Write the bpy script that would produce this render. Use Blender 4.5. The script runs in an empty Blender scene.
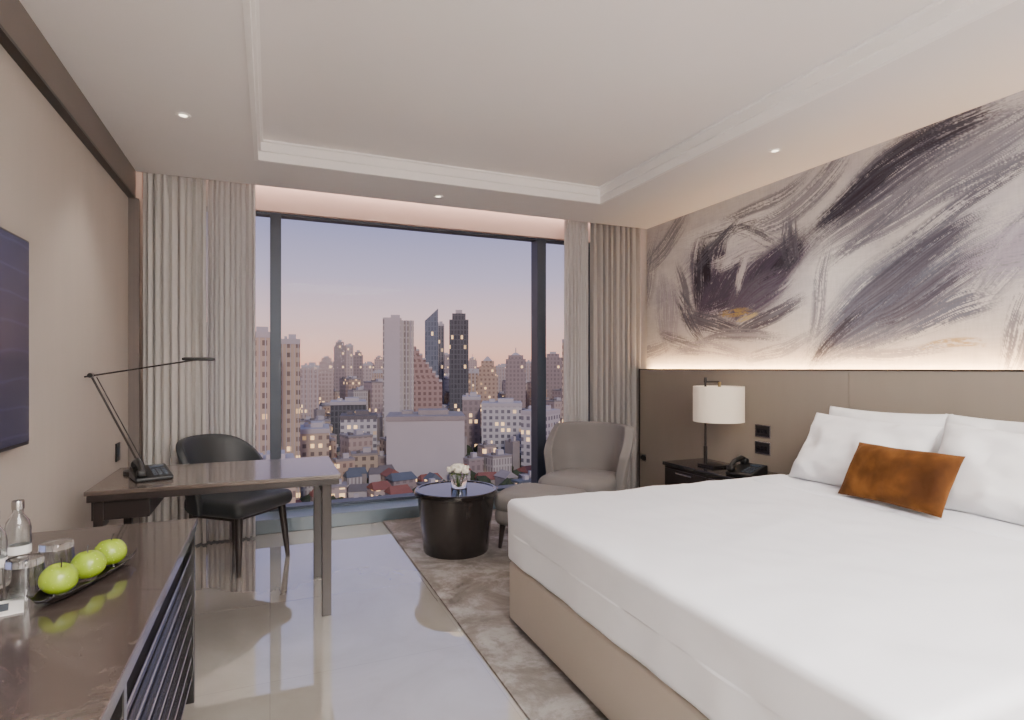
import bpy, bmesh, math, random
import numpy as np
from mathutils import Vector, Matrix, noise
random.seed(7)
S=bpy.context.scene
COL=S.collection
H=1.36; CZ=2.80
XL,XR=-0.94,3.60
YW=5.40; YB=-2.6

# ---------------------------------------------------------------- materials
def lin(c):
    return tuple(((x/12.92) if x<=0.04045 else ((x+0.055)/1.055)**2.4) for x in c)
def srgb(r,g,b): 
    l=lin((r/255,g/255,b/255)); return (l[0],l[1],l[2],1)
class NT:
    def __init__(s,name):
        s.m=bpy.data.materials.new(name); s.m.use_nodes=True
        s.t=s.m.node_tree; s.n=s.t.nodes; s.l=s.t.links
        s.b=s.n['Principled BSDF']; s.o=s.n['Material Output']
    def add(s,typ,**kw):
        n=s.n.new(typ)
        for k,v in kw.items(): setattr(n,k,v)
        return n
    def link(s,a,b): s.l.new(a,b)
    def math(s,op,a,b=None,c=None,clamp=False):
        n=s.n.new('ShaderNodeMath'); n.operation=op; n.use_clamp=clamp
        for i,v in enumerate((a,b,c)):
            if v is None: continue
            if isinstance(v,(int,float)): n.inputs[i].default_value=v
            else: s.link(v,n.inputs[i])
        return n.outputs[0]
    def vmath(s,op,a,b=None):
        n=s.n.new('ShaderNodeVectorMath'); n.operation=op
        for i,v in enumerate((a,b)):
            if v is None: continue
            if isinstance(v,(tuple,list)): n.inputs[i].default_value=v
            else: s.link(v,n.inputs[i])
        return n.outputs['Value'] if op in('LENGTH','DISTANCE') else n.outputs[0]
    def noise(s,vec,scale,detail=4,rough=.5,dist=0):
        n=s.n.new('ShaderNodeTexNoise'); n.inputs['Scale'].default_value=scale
        n.inputs['Detail'].default_value=detail; n.inputs['Roughness'].default_value=rough
        n.inputs['Distortion'].default_value=dist
        if vec is not None: s.link(vec,n.inputs['Vector'])
        return n
    def mapr(s,v,a,b,c=0,d=1,smooth=True):
        n=s.n.new('ShaderNodeMapRange'); n.interpolation_type='SMOOTHSTEP' if smooth else 'LINEAR'
        s.link(v,n.inputs[0])
        for i,x in enumerate((a,b,c,d)): n.inputs[1+i].default_value=x
        return n.outputs[0]
    def mix(s,f,a,b):
        n=s.n.new('ShaderNodeMix'); n.data_type='RGBA'
        if isinstance(f,(int,float)): n.inputs[0].default_value=f
        else: s.link(f,n.inputs[0])
        for i,v in ((6,a),(7,b)):
            if isinstance(v,(tuple,list)): n.inputs[i].default_value=v
            else: s.link(v,n.inputs[i])
        return n.outputs[2]
    def ramp(s,v,stops):
        n=s.n.new('ShaderNodeValToRGB'); s.link(v,n.inputs[0]); e=n.color_ramp.elements
        e[0].position,e[0].color=stops[0]; e[1].position,e[1].color=stops[-1]
        for p,c in stops[1:-1]:
            x=e.new(p); x.color=c
        return n.outputs[0]
    def coord(s,w='Object'): return s.n.new('ShaderNodeTexCoord').outputs[w]
    def bump(s,h,strength=.2,dist=.01):
        n=s.n.new('ShaderNodeBump'); n.inputs['Strength'].default_value=strength
        n.inputs['Distance'].default_value=dist; s.link(h,n.inputs['Height'])
        s.link(n.outputs[0],s.b.inputs['Normal'])
    def set(s,**kw):
        for k,v in kw.items():
            i=s.b.inputs[k.replace('_',' ')]
            if hasattr(v,'links'): s.link(v,i)
            else: i.default_value=v
        return s

def simple(name,c,rough=.5,metal=0,var=.06,vs=6,bump=0,bs=200,coat=0,spec=.5,sheen=0):
    t=NT(name); co=t.coord()
    n=t.noise(co,vs,3)
    d=tuple(max(0,x*(1-var)) for x in c[:3])+(1,); e=tuple(min(1,x*(1+var)) for x in c[:3])+(1,)
    t.set(Base_Color=t.mix(n.outputs[0],d,e),Roughness=rough,Metallic=metal)
    t.b.inputs['Coat Weight'].default_value=coat
    t.b.inputs['Specular IOR Level'].default_value=spec
    if sheen: t.b.inputs['Sheen Weight'].default_value=sheen
    if bump:
        k=t.noise(co,bs,2); t.bump(k.outputs[0],bump,.002)
    return t.m

M={}
M['ceiling']=simple('ceiling_paint',srgb(236,231,228),.9,var=.01)
M['mould']=simple('moulding_paint',srgb(246,242,239),.6,var=.01)
def fabricwall(name,c):
    t=NT(name); co=t.coord(); m=t.n.new('ShaderNodeMapping'); m.inputs['Scale'].default_value=(1,1,.12); t.link(co,m.inputs[0])
    n=t.noise(m.outputs[0],9,5,.6); n2=t.noise(co,260,2)
    d=tuple(x*.95 for x in c[:3])+(1,); e=tuple(min(1,x*1.05) for x in c[:3])+(1,)
    t.set(Base_Color=t.mix(n.outputs[0],d,e),Roughness=.85); t.bump(n2.outputs[0],.25,.002); return t.m
M['wall']=fabricwall('wall_fabric',srgb(174,166,157))
M['wallplain']=simple('wall_paint',srgb(204,197,190),.85,var=.02)
M['pink']=simple('pelmet_paint',srgb(200,180,172),.8,var=.02)
M['trim']=simple('dark_trim_lacquer',srgb(110,101,96),.45,var=.05)
M['head']=fabricwall('headboard_leather',srgb(138,128,117))
M['darkline']=simple('dark_metal',srgb(52,47,45),.35,.6)
M['chrome']=simple('brushed_steel',srgb(190,188,186),.22,1.0,var=.03)
M['black']=simple('black_plastic',srgb(18,18,19),.35)
M['blackgloss']=simple('black_lacquer',srgb(24,21,21),.14,coat=.5)
M['grey']=simple('window_frame_metal',srgb(66,74,86),.4,.3)
M['sill']=simple('sill_stone',srgb(98,112,122),.3,var=.08)
M['white']=simple('white_linen',srgb(234,235,241),.8,var=.01,bump=.12,bs=500,sheen=.1)
M['pillow']=simple('pillow_cotton',srgb(240,239,240),.85,var=.01,bump=.1,bs=450)
M['bedbase']=simple('bed_base_leatherette',srgb(180,170,159),.6,var=.03,bump=.2,bs=300)
M['arm']=simple('armchair_fabric',srgb(118,114,112),.9,var=.08,bump=.3,bs=350,sheen=.05)
M['dchair']=simple('desk_chair_leather',srgb(46,50,53),.5,var=.08,bump=.1)
M['darkwood']=simple('dark_wood',srgb(40,33,31),.35,var=.15,vs=20)
M['green']=simple('leaf_green',srgb(90,120,50),.6)
M['petal']=simple('rose_petal',srgb(244,238,222),.7,var=.03)
M['paper']=simple('paper',srgb(235,233,230),.7,var=.01)
M['shadein']=simple('socket_brass',srgb(150,130,90),.3,.8)
t=NT('orange_velvet'); co=t.coord(); n=t.noise(co,7,3,.5,.2); n2=t.noise(co,300,1)
t.set(Base_Color=t.ramp(n.outputs[0],[(.34,srgb(62,33,10)),(.5,srgb(80,47,15)),(.68,srgb(106,66,26))]),Roughness=.85)
t.b.inputs['Sheen Weight'].default_value=.25; t.b.inputs['Sheen Tint'].default_value=srgb(210,140,70); t.b.inputs['Specular IOR Level'].default_value=.2; t.bump(n2.outputs[0],.3,.002); M['velvet']=t.m
t=NT('marble_floor'); co=t.coord(); n=t.noise(co,1.4,6,.6,1.2); n2=t.noise(co,6,5,.6,.5)
c=t.ramp(n.outputs[0],[(.3,srgb(208,199,187)),(.5,srgb(216,209,198)),(.7,srgb(223,216,207))])
c=t.mix(t.mapr(n2.outputs[0],.5,.8,0,.3),c,srgb(198,187,171))
b=t.add('ShaderNodeTexBrick',offset=0.0); t.link(co,b.inputs['Vector'])
b.inputs['Scale'].default_value=1; b.inputs['Brick Width'].default_value=.9; b.inputs['Row Height'].default_value=.9; b.inputs['Mortar Size'].default_value=.0014
b.inputs['Color1'].default_value=(0,0,0,1); b.inputs['Color2'].default_value=(0,0,0,1); b.inputs['Mortar'].default_value=(1,1,1,1)
c=t.mix(t.math('MULTIPLY',b.outputs['Color'],.4),c,srgb(160,152,142))
t.set(Base_Color=c,Roughness=.02,IOR=1.9,Metallic=.48); t.b.inputs['Coat Weight'].default_value=1; t.b.inputs['Coat Roughness'].default_value=.01; t.b.inputs['Coat IOR'].default_value=1.8; M['marble']=t.m
t=NT('patterned_carpet'); co=t.coord(); n=t.noise(co,3.0,8,.72,.5); n2=t.noise(co,9,6,.7,.3); n3=t.noise(co,300,2); n4=t.noise(co,1.1,3,.5)
c=t.ramp(n.outputs[0],[(.38,srgb(90,82,77)),(.46,srgb(122,115,110)),(.54,srgb(156,151,148)),(.64,srgb(174,170,168))])
c=t.mix(t.mapr(n2.outputs[0],.46,.60,0,.6),c,srgb(112,103,96)); c=t.mix(t.mapr(n4.outputs[0],.4,.65,0,.35),c,srgb(164,160,157))
t.set(Base_Color=c,Roughness=.95); t.b.inputs['Specular IOR Level'].default_value=.1; t.bump(n3.outputs[0],.6,.006); M['carpet']=t.m
def wood(name,a,b_,rough,axis):
    t=NT(name); co=t.coord(); m=t.n.new('ShaderNodeMapping'); m.inputs['Scale'].default_value=axis; t.link(co,m.inputs[0])
    n=t.noise(m.outputs[0],6,6,.6,.4); t.set(Base_Color=t.ramp(n.outputs[0],[(.3,a),(.7,b_)]),Roughness=rough)
    t.b.inputs['Coat Weight'].default_value=.5; t.b.inputs['Coat Roughness'].default_value=.08; return t.m
M['deskwood']=wood('desk_wood',srgb(72,62,57),srgb(100,88,81),.25,(1,9,9))
M['drumwood']=wood('table_wood',srgb(28,25,24),srgb(52,46,44),.25,(1,1,.1))
t=NT('emperador_marble'); co=t.coord(); n=t.noise(co,3,8,.62,1.6); n2=t.noise(co,14,7,.65,1)
c=t.ramp(n.outputs[0],[(.3,srgb(58,49,46)),(.48,srgb(70,61,57)),(.52,srgb(80,71,67)),(.56,srgb(70,62,58)),(.75,srgb(62,54,51))])
c=t.mix(t.mapr(n2.outputs[0],.55,.75,0,.3),c,srgb(88,79,75))
v=t.add('ShaderNodeTexVoronoi',feature='DISTANCE_TO_EDGE'); v.inputs['Scale'].default_value=3.2
t.link(t.vmath('ADD',co,t.vmath('MULTIPLY',n.outputs['Color'],(.5,.5,.5))),v.inputs['Vector'])
c=t.mix(t.mapr(v.outputs[0],0,.008,.22,0),c,srgb(150,136,128))
t.set(Base_Color=c,Roughness=.14); t.b.inputs['Coat Weight'].default_value=.3; M['emp']=t.m
t=NT('clear_glass'); co=t.coord(); n=t.noise(co,3,1); t.set(Base_Color=t.mix(n.outputs[0],(.93,.96,.97,1),(.96,.98,.98,1)),Roughness=.0,IOR=1.5); t.b.inputs['Transmission Weight'].default_value=1; M['glass']=t.m
t=NT('window_glass'); 
tr=t.add('ShaderNodeBsdfTransparent'); gl=t.add('ShaderNodeBsdfGlossy'); gl.inputs['Roughness'].default_value=.02
tr.inputs['Color'].default_value=(.98,.985,.99,1)
mx=t.add('ShaderNodeMixShader'); mx.inputs[0].default_value=.002; t.link(tr.outputs[0],mx.inputs[1]); t.link(gl.outputs[0],mx.inputs[2]); t.link(mx.outputs[0],t.o.inputs[0]); M['pane']=t.m
t=NT('tv_screen'); co=t.coord(); w=t.add('ShaderNodeTexWave',wave_type='BANDS'); w.bands_direction='Z'; w.inputs['Scale'].default_value=3; w.inputs['Distortion'].default_value=2; w.inputs['Detail'].default_value=1; t.link(co,w.inputs['Vector'])
c=t.mix(t.mapr(w.outputs[0],.95,1,0,.5),srgb(26,26,50),srgb(52,52,84)); t.set(Base_Color=c,Roughness=.25,Emission_Color=c,Emission_Strength=.5); M['tv']=t.m
t=NT('green_apple_skin'); co=t.coord(); n=t.noise(co,30,4); n2=t.noise(co,160,2)
c=t.mix(n.outputs[0],srgb(122,152,30),srgb(156,178,52)); c=t.mix(t.mapr(n2.outputs[0],.66,.72,0,.6),c,srgb(205,215,130)); t.set(Base_Color=c,Roughness=.25); M['apple']=t.m
def curtainmat(name,c,trans):
    t=NT(name); co=t.coord(); n2=t.noise(co,5,3)
    cc=t.mix(n2.outputs[0],tuple(x*.96 for x in c[:3])+(1,),c)
    d=t.add('ShaderNodeBsdfDiffuse'); tl=t.add('ShaderNodeBsdfTranslucent'); t.link(cc,d.inputs[0]); t.link(cc,tl.inputs[0])
    mx=t.add('ShaderNodeMixShader'); mx.inputs[0].default_value=trans; t.link(d.outputs[0],mx.inputs[1]); t.link(tl.outputs[0],mx.inputs[2]); t.link(mx.outputs[0],t.o.inputs[0]); return t.m
M['drape']=curtainmat('drape_fabric',srgb(176,171,168),.1)
M['drapel']=curtainmat('light_drape_fabric',srgb(208,204,200),.15)
M['sheer']=curtainmat('sheer_fabric',srgb(218,215,214),.35)
t=NT('lampshade_linen'); co=t.coord(); n=t.noise(co,250,2); c=t.mix(n.outputs[0],srgb(225,210,190),srgb(238,224,204)); t.set(Base_Color=c,Roughness=.9,Emission_Color=c,Emission_Strength=.22); M['shade']=t.m
def emis(name,c,s):
    t=NT(name); co=t.coord(); n=t.noise(co,3,1); cc=t.mix(n.outputs[0],c,c); t.set(Base_Color=c,Emission_Color=cc,Emission_Strength=s); return t.m
M['ledlamp']=emis('downlight_led',srgb(255,236,210),5)

# ---------------------------------------------------------------- geometry helpers
def group(name,loc=(0,0,0),rot=0):
    e=bpy.data.objects.new(name,None); e.empty_display_size=.1; e.location=loc; e.rotation_euler=(0,0,rot); COL.objects.link(e); return e
def mesh(name,verts,faces,mat,parent=None,smooth=False):
    me=bpy.data.meshes.new(name); me.from_pydata([tuple(v) for v in verts],[],faces); me.update()
    o=bpy.data.objects.new(name,me); COL.objects.link(o)
    if mat: me.materials.append(mat)
    if smooth:
        for p in me.polygons: p.use_smooth=True
    if parent: o.parent=parent
    return o
def fixn(o):
    bm=bmesh.new(); bm.from_mesh(o.data); bmesh.ops.recalc_face_normals(bm,faces=bm.faces); bm.to_mesh(o.data); bm.free()
def box(name,x0,x1,y0,y1,z0,z1,mat,parent=None,bev=0,seg=3):
    v=[(x,y,z) for x in(x0,x1) for y in(y0,y1) for z in(z0,z1)]
    f=[(0,1,3,2),(4,6,7,5),(0,4,5,1),(2,3,7,6),(0,2,6,4),(1,5,7,3)]
    o=mesh(name,v,f,mat,parent); fixn(o)
    if bev:
        m=o.modifiers.new('b','BEVEL'); m.width=bev; m.segments=seg; m.limit_method='ANGLE'
        for p in o.data.polygons: p.use_smooth=True
        w=o.modifiers.new('w','WEIGHTED_NORMAL')
    return o
def rbox(name,cx,cy,cz,sx,sy,sz,r,mat,parent=None,n=24,amp=0,freq=3,seed=0,fn=None):
    bm=bmesh.new(); bmesh.ops.create_cube(bm,size=2)
    bmesh.ops.subdivide_edges(bm,edges=bm.edges[:],cuts=n,use_grid_fill=True)
    hx,hy,hz=sx/2,sy/2,sz/2
    for v in bm.verts:
        p=Vector((v.co.x*hx,v.co.y*hy,v.co.z*hz))
        q=Vector((max(-hx+r,min(hx-r,p.x)),max(-hy+r,min(hy-r,p.y)),max(-hz+r,min(hz-r,p.z))))
        d=p-q
        if d.length>1e-6: p=q+d.normalized()*r
        if fn: p=fn(p)
        if amp:
            nn=noise.fractal(Vector((p.x*freq+seed,p.y*freq,p.z*freq)),1,2,4)
            p=p+Vector((0,0,nn*amp))+(d.normalized() if d.length>1e-6 else Vector((0,0,0)))*nn*amp
        v.co=p+Vector((cx,cy,cz))
    me=bpy.data.meshes.new(name); bm.to_mesh(me); bm.free(); me.materials.append(mat)
    for f in me.polygons: f.use_smooth=True
    o=bpy.data.objects.new(name,me); COL.objects.link(o)
    if parent: o.parent=parent
    return o
def lathe(name,prof,mat,parent=None,loc=(0,0,0),n=48,smooth=True,sx=1,sy=1):
    v=[];f=[]
    k=len(prof)
    for i in range(n):
        a=2*math.pi*i/n
        for r,z in prof: v.append((loc[0]+r*math.cos(a)*sx,loc[1]+r*math.sin(a)*sy,loc[2]+z))
    for i in range(n):
        j=(i+1)%n
        for q in range(k-1): f.append((i*k+q,j*k+q,j*k+q+1,i*k+q+1))
    o=mesh(name,v,f,mat,parent,smooth)
    bm=bmesh.new(); bm.from_mesh(o.data); bmesh.ops.remove_doubles(bm,verts=bm.verts,dist=1e-5); bmesh.ops.recalc_face_normals(bm,faces=bm.faces)
    if smooth:
        for e in bm.edges:
            if len(e.link_faces)==2 and e.calc_face_angle(0)>.7: e.smooth=False
    bm.to_mesh(o.data); bm.free()
    return o
def tube(name,pts,radii,mat,parent=None,n=12):
    pts=[Vector(p) for p in pts]
    if isinstance(radii,(int,float)): radii=[radii]*len(pts)
    v=[];f=[]
    for i,p in enumerate(pts):
        d=(pts[min(i+1,len(pts)-1)]-pts[max(i-1,0)]).normalized()
        up=Vector((0,0,1)) if abs(d.z)<.9 else Vector((0,1,0))
        a=d.cross(up).normalized(); b=d.cross(a).normalized()
        for j in range(n):
            t=2*math.pi*j/n; v.append(p+a*math.cos(t)*radii[i]+b*math.sin(t)*radii[i])
    for i in range(len(pts)-1):
        for j in range(n):
            k=(j+1)%n; f.append((i*n+j,i*n+k,(i+1)*n+k,(i+1)*n+j))
    f.append(tuple(range(n))); f.append(tuple(range((len(pts)-1)*n,len(pts)*n)))
    o=mesh(name,v,f,mat,parent,True); fixn(o)
    bm=bmesh.new(); bm.from_mesh(o.data)
    for e in bm.edges:
        if len(e.link_faces)==2 and e.calc_face_angle(0)>.8: e.smooth=False
    bm.to_mesh(o.data); bm.free(); return o
def grid(name,nu,nv,fn,mat,parent=None,thick=0,off=-1):
    v=[fn(i/nu,j/nv) for i in range(nu+1) for j in range(nv+1)]
    f=[(i*(nv+1)+j,(i+1)*(nv+1)+j,(i+1)*(nv+1)+j+1,i*(nv+1)+j+1) for i in range(nu) for j in range(nv)]
    o=mesh(name,v,f,mat,parent,True)
    if thick:
        m=o.modifiers.new('s','SOLIDIFY'); m.thickness=thick; m.offset=off
    return o

# ---------------------------------------------------------------- room shell
box('floor',XL-.2,XR+.2,YB-.2,YW+.12,-.2,0,M['marble'])
box('carpet',.92,XR,YB,5.12,0,.012,M['carpet'])
box('wall_left',XL-.2,XL,YB-.2,YW+.2,0,3.2,M['wall'])
box('wall_back',XL,XR,YB-.2,YB,0,3.2,M['wallplain'])
TX0,TX1,TY0,TY1=-.077,2.66,-1.8,4.33
cg=group('ceiling')
box('border_left',XL,TX0,YB,4.95,CZ,CZ+.3,M['ceiling'],cg)
box('border_right',TX1,XR,YB,4.95,CZ,CZ+.3,M['ceiling'],cg)
box('border_window',TX0,TX1,TY1,4.95,CZ,CZ+.3,M['ceiling'],cg)
box('border_back',TX0,TX1,YB,TY0,CZ,CZ+.3,M['ceiling'],cg)
box('tray_top',TX0,TX1,TY0,TY1,CZ+.13,CZ+.3,M['ceiling'],cg)
box('pocket_top',XL,XR,4.95,YW+.2,3.02,3.1,M['ceiling'],cg)
def frame(name,x0,x1,y0,y1,prof,mat,parent):
    v=[];f=[];k=len(prof)
    for cx,cy,sx,sy in((x0,y0,1,1),(x1,y0,-1,1),(x1,y1,-1,-1),(x0,y1,1,-1)):
        for ins,z in prof: v.append((cx+sx*ins,cy+sy*ins,z))
    for c in range(4):
        d=(c+1)%4
        for q in range(k-1): f.append((c*k+q,d*k+q,d*k+q+1,c*k+q+1))
    o=mesh(name,v,f,mat,parent); fixn(o)
    return o
frame('tray_cornice',TX0,TX1,TY0,TY1,[(-.022,CZ+.002),(-.022,CZ-.008),(.004,CZ-.008),(.004,CZ+.055),(.020,CZ+.055),(.020,CZ+.115),(.034,CZ+.118),(.034,CZ+.135)],M['mould'],cg)
box('wall_right',XR+.004,XR+.2,YB-.2,YW+.2,0,3.2,M['wallplain'])
wg=group('wall_window')
box('header',XL,XR,YW-.04,YW+.2,2.71,3.1,M['pink'],wg)
box('pier_left',XL,-.55,YW-.04,YW+.2,0,2.71,M['wallplain'],wg)
box('pier_right',3.2,XR,YW-.04,YW+.2,0,2.71,M['wallplain'],wg)
box('upstand',XL,XR,YW+.1,YW+.2,-.2,.13,M['grey'],wg)
box('window_sill',XL,XR,5.12,YW+.1,0,.115,M['sill'],None,.006)
win=group('window_1')
for i,(a,b) in enumerate(((-.55,-.5),(.0,.09),(2.56,2.66),(3.15,3.2))):
    box('mullion_%d'%i,a,b,YW,YW+.16,.115,2.71,M['grey'],win,.004)
box('head_rail',-.55,3.2,YW+.01,YW+.12,2.69,2.71,M['grey'],win)
box('bottom_rail',-.55,3.2,YW+.01,YW+.12,.115,.14,M['grey'],win)
for i,(a,b) in enumerate(((-.5,.0),(.09,2.56),(2.66,3.15))):
    mesh('pane_%d'%i,[(a,YW+.08,.14),(b,YW+.08,.14),(b,YW+.08,2.69),(a,YW+.08,2.69)],[(0,1,2,3)],M['pane'],win)
box('trim_1',XL,XL+.035,YB,4.95,2.60,CZ,M['trim'])
box('trim_2',XL,XL+.045,YB,4.95,2.585,2.60,M['darkline'])
box('trim_3',XL,XL+.065,4.88,4.93,0,2.585,M['trim'])
box('baseboard_left',XL,XL+.015,2.75,4.88,0,.1,M['trim'])

# ---------------------------------------------------------------- mural: brush strokes generated as a colour attribute on a fine grid
rs=np.random.RandomState(11); TAB=rs.rand(256,256)
def vn(x,y,sd=0):
    x=x+sd*17.31; y=y+sd*7.77
    xi=np.floor(x).astype(int); yi=np.floor(y).astype(int); fx=x-xi; fy=y-yi
    fx=fx*fx*(3-2*fx); fy=fy*fy*(3-2*fy)
    g=lambda a,b: TAB[a&255,b&255]
    return (g(xi,yi)*(1-fx)+g(xi+1,yi)*fx)*(1-fy)+(g(xi,yi+1)*(1-fx)+g(xi+1,yi+1)*fx)*fy
def fbm(x,y,o=4,sd=0,r=.55):
    s=0;a=1;t_=0
    for i in range(o):
        s=s+a*vn(x*2**i,y*2**i,sd+i); t_+=a; a*=r
    return s/t_
def ss(a,b,x):
    k=np.clip((x-a)/(b-a),0,1); return k*k*(3-2*k)
ysd=np.concatenate([np.linspace(YB,1.3,230,endpoint=False),np.linspace(1.3,4.95,1000)])
zsd=np.linspace(1.25,CZ,360)
YY,ZZ=np.meshgrid(ysd,zsd,indexing='ij')
U0=5.2-YY; V0=ZZ-1.36
wu=(fbm(U0*1.3,V0*1.3,2,3)-.5)*.22; wv=(fbm(U0*1.3,V0*1.3,2,8)-.5)*.20
U=U0+wu; V=V0+wv
C=lambda *k: np.array(lin([x/255 for x in k]))
img=np.empty(U.shape+(3,))
img[:]=C(204,199,197); 
def blend(m,c):
    global img
    m=np.clip(m,0,1)[...,None]; img=img*(1-m)+np.asarray(c)*m
blend(ss(.45,.65,fbm(U*1.5,V*1.5,5,1))*.7,C(219,215,212)); blend(ss(.5,.64,fbm(U*2.2,V*3,4,5))*.5,C(182,178,184))
def stroke(u,v,ang,L,W,c,al=1,dry=.45,bend=0,fr=9,c2=None,taper=.4):
    sd=int((u*31+v*57+ang)%97)
    dry=dry-.012
    a0=math.radians(ang); ca,sa=math.cos(a0),math.sin(a0)
    a=(ca*(U-u)+sa*(V-v))/L; b=(-sa*(U-u)+ca*(V-v))/W+bend*a*a
    b=b/(1-taper*np.clip(a*a,0,1))
    w=W/.12
    br=.30*vn(b*fr*.8*w,a*1.0,sd)+.35*vn(b*fr*2.4*w,a*1.8,sd+1)+.35*vn(b*fr*5.5*w,a*4,sd+2)
    gr=fbm(U0*70,V0*70,2,sd)
    m=ss(1.1,.6,np.abs(b)+.5*(br-.5))*ss(1.1,.55,np.abs(a)+1.3*(br-.5))
    pr=vn(a*1.3+3,b*1.1+5,sd+7)
    d=ss(dry-.05,dry+.09,br+.10*(1-a*a)-.10*np.abs(b)+.22*(gr-.5)+.22*(pr-.5))
    k=vn(b*fr*1.6*w,a*1.6,sd+4)
    blend(m*d*al,c if c2 is None else (np.asarray(c)*(1-k[...,None])+np.asarray(c2)*k[...,None]))
WH=C(224,220,218);LG=C(150,147,154);MG=C(106,105,116);DG=C(72,70,82);DK=C(48,44,54);PU=C(88,76,98);LP=C(168,160,174);BL=C(102,107,123);OC=C(166,142,94);PK=C(200,192,196)
stroke(.30,1.0,70,.55,.16,LG,.85,.48,.3); stroke(.12,.6,72,.5,.12,MG,.8,.51); stroke(.6,1.22,30,.5,.14,LG,.8,.48,-.3,8,MG)
stroke(.55,.55,100,.45,.18,LG,.8,.48,.3,9,LP); stroke(.75,.22,160,.45,.09,MG,.8,.5,.3); stroke(.35,.2,10,.4,.09,LG,.8,.48)
# bloom: overlapping petals with dark folds
stroke(1.42,.78,10,.74,.50,LP,.9,.41,0,5,LG); stroke(1.45,1.12,6,.66,.20,WH,.9,.38,-.5,6)
stroke(1.02,.84,82,.42,.18,MG,.95,.43,.5,8,PU); stroke(1.02,.80,80,.36,.12,DG,1,.43,.5,9,DK)
stroke(1.16,.62,60,.36,.16,PU,1,.40,.3,8,DG); stroke(1.22,.86,72,.30,.12,DG,1,.41,.2,8,PU); stroke(1.12,.92,85,.22,.06,DK,1,.41,.2,9)
stroke(1.40,.54,18,.42,.15,PU,1,.41,-.5,8,DG); stroke(1.38,.72,40,.30,.13,DG,.95,.43,.3,8,PU)
stroke(1.62,.64,48,.36,.16,PU,1,.41,.3,8,MG)
stroke(1.88,.78,44,.42,.19,DG,1,.39,.4,8,PU); stroke(1.97,.80,50,.32,.09,DK,1,.42,.3,9,DG); stroke(1.78,.60,30,.36,.14,PU,1,.41,.1,8,MG)
stroke(2.02,.98,100,.26,.09,MG,.9,.44,.4,8,DG)
stroke(1.50,.92,12,.32,.09,WH,.95,.40,-.5,6,PK); stroke(1.56,.78,70,.20,.06,PK,.9,.42,.3,6,WH)
stroke(1.25,1.06,30,.42,.07,MG,.9,.46,-.4,8,DG); stroke(1.72,1.06,-22,.42,.07,MG,.85,.47,.4,8,DG); stroke(1.50,1.16,2,.5,.045,DG,.8,.48,-.6,8)
stroke(1.22,.34,-14,.58,.10,MG,.95,.46,-.6,8,DG); stroke(.86,.46,-50,.44,.10,MG,.95,.45,-.4,8,DG); stroke(.78,.70,-80,.42,.08,MG,.85,.47,-.3,8)
stroke(1.80,.40,25,.45,.08,MG,.95,.47,.4,8,DG); stroke(1.5,.26,6,.55,.06,LG,.9,.47,.4,8,MG)
stroke(1.50,.44,6,.20,.04,OC,.95,.41,0,7); stroke(1.66,.41,24,.12,.025,C(196,178,128),.9,.39)
stroke(1.15,.14,-5,.6,.09,LG,.9,.48,.4,8,LP); stroke(1.95,.18,20,.4,.07,LG,.85,.48,.4,8)
# upper wing
stroke(2.10,1.24,22,.52,.12,LG,.95,.45,-.4,8,MG); stroke(1.75,1.32,12,.5,.07,MG,.8,.48,-.4,8)
stroke(2.82,1.18,20,.82,.22,LG,.95,.43,.35,10,MG); stroke(2.76,1.22,20,.72,.16,DG,1,.43,.4,10,MG)
stroke(2.50,1.14,22,.42,.09,DK,1,.43,.3,10,DG); stroke(3.0,1.32,14,.5,.08,DK,.95,.44,.2,10,DG)
stroke(3.25,1.20,24,.5,.12,LG,.95,.46,.2,9,MG)
# middle curves
stroke(2.95,.98,20,.75,.10,LG,.95,.46,-.5,9,MG); stroke(3.15,.88,27,.6,.07,MG,.95,.47,-.5,10,DG)
stroke(2.72,.92,32,.55,.06,MG,.9,.48,-.5,10); stroke(3.4,1.06,15,.5,.06,MG,.9,.48,-.3,10)
stroke(2.28,.52,82,.42,.07,LG,.9,.47,.5,9,MG)
# leaf
stroke(2.80,.44,28,.68,.32,LG,.9,.39,.2,8,BL); stroke(2.80,.46,30,.66,.29,BL,.95,.42,.3,9,MG)
stroke(2.62,.38,40,.50,.14,DG,1,.44,.35,10,BL); stroke(2.92,.64,26,.52,.10,DG,1,.44,.35,10,MG); stroke(3.04,.44,22,.44,.12,MG,.95,.44,-.2,10,DG)
stroke(2.46,.24,50,.30,.07,DK,.9,.45,.2,10,DG); stroke(3.12,.30,16,.34,.10,MG,.95,.44,0,9,BL)
stroke(3.15,.13,8,.20,.03,OC,.85,.45,0,8); stroke(2.7,.07,5,.5,.05,LG,.9,.48,.2,9)
stroke(3.48,.62,50,.45,.13,LG,.85,.46,.2,9,MG); stroke(3.5,.3,70,.35,.08,MG,.85,.48,0,9)
for k in range(26):
    uu=random.uniform(3.7,7.6); vv=random.uniform(.1,1.4)
    stroke(uu,vv,random.uniform(-30,60),random.uniform(.35,.8),random.uniform(.06,.25),random.choice([LG,MG,DG,PU,BL,LP,WH]),.8,random.uniform(.44,.5),random.uniform(-.5,.5),9)
weave=(vn(U0*0+V0*190,U0*20,5)-.5)*.10+(vn(U0*190,V0*20,6)-.5)*.10
img=np.clip(img*(1+weave[...,None]),0,1)
nu_,nv_=len(ysd),len(zsd)
co_a=np.stack([np.full(YY.shape,XR),YY,ZZ],-1).reshape(-1,3).astype(np.float32)
ii,jj=np.meshgrid(np.arange(nu_-1),np.arange(nv_-1),indexing='ij'); a_=(ii*nv_+jj).ravel()
quads=np.stack([a_,a_+1,a_+nv_+1,a_+nv_],-1).astype(np.int32)
me=bpy.data.meshes.new('mural'); me.vertices.add(len(co_a)); me.vertices.foreach_set('co',co_a.ravel())
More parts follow.
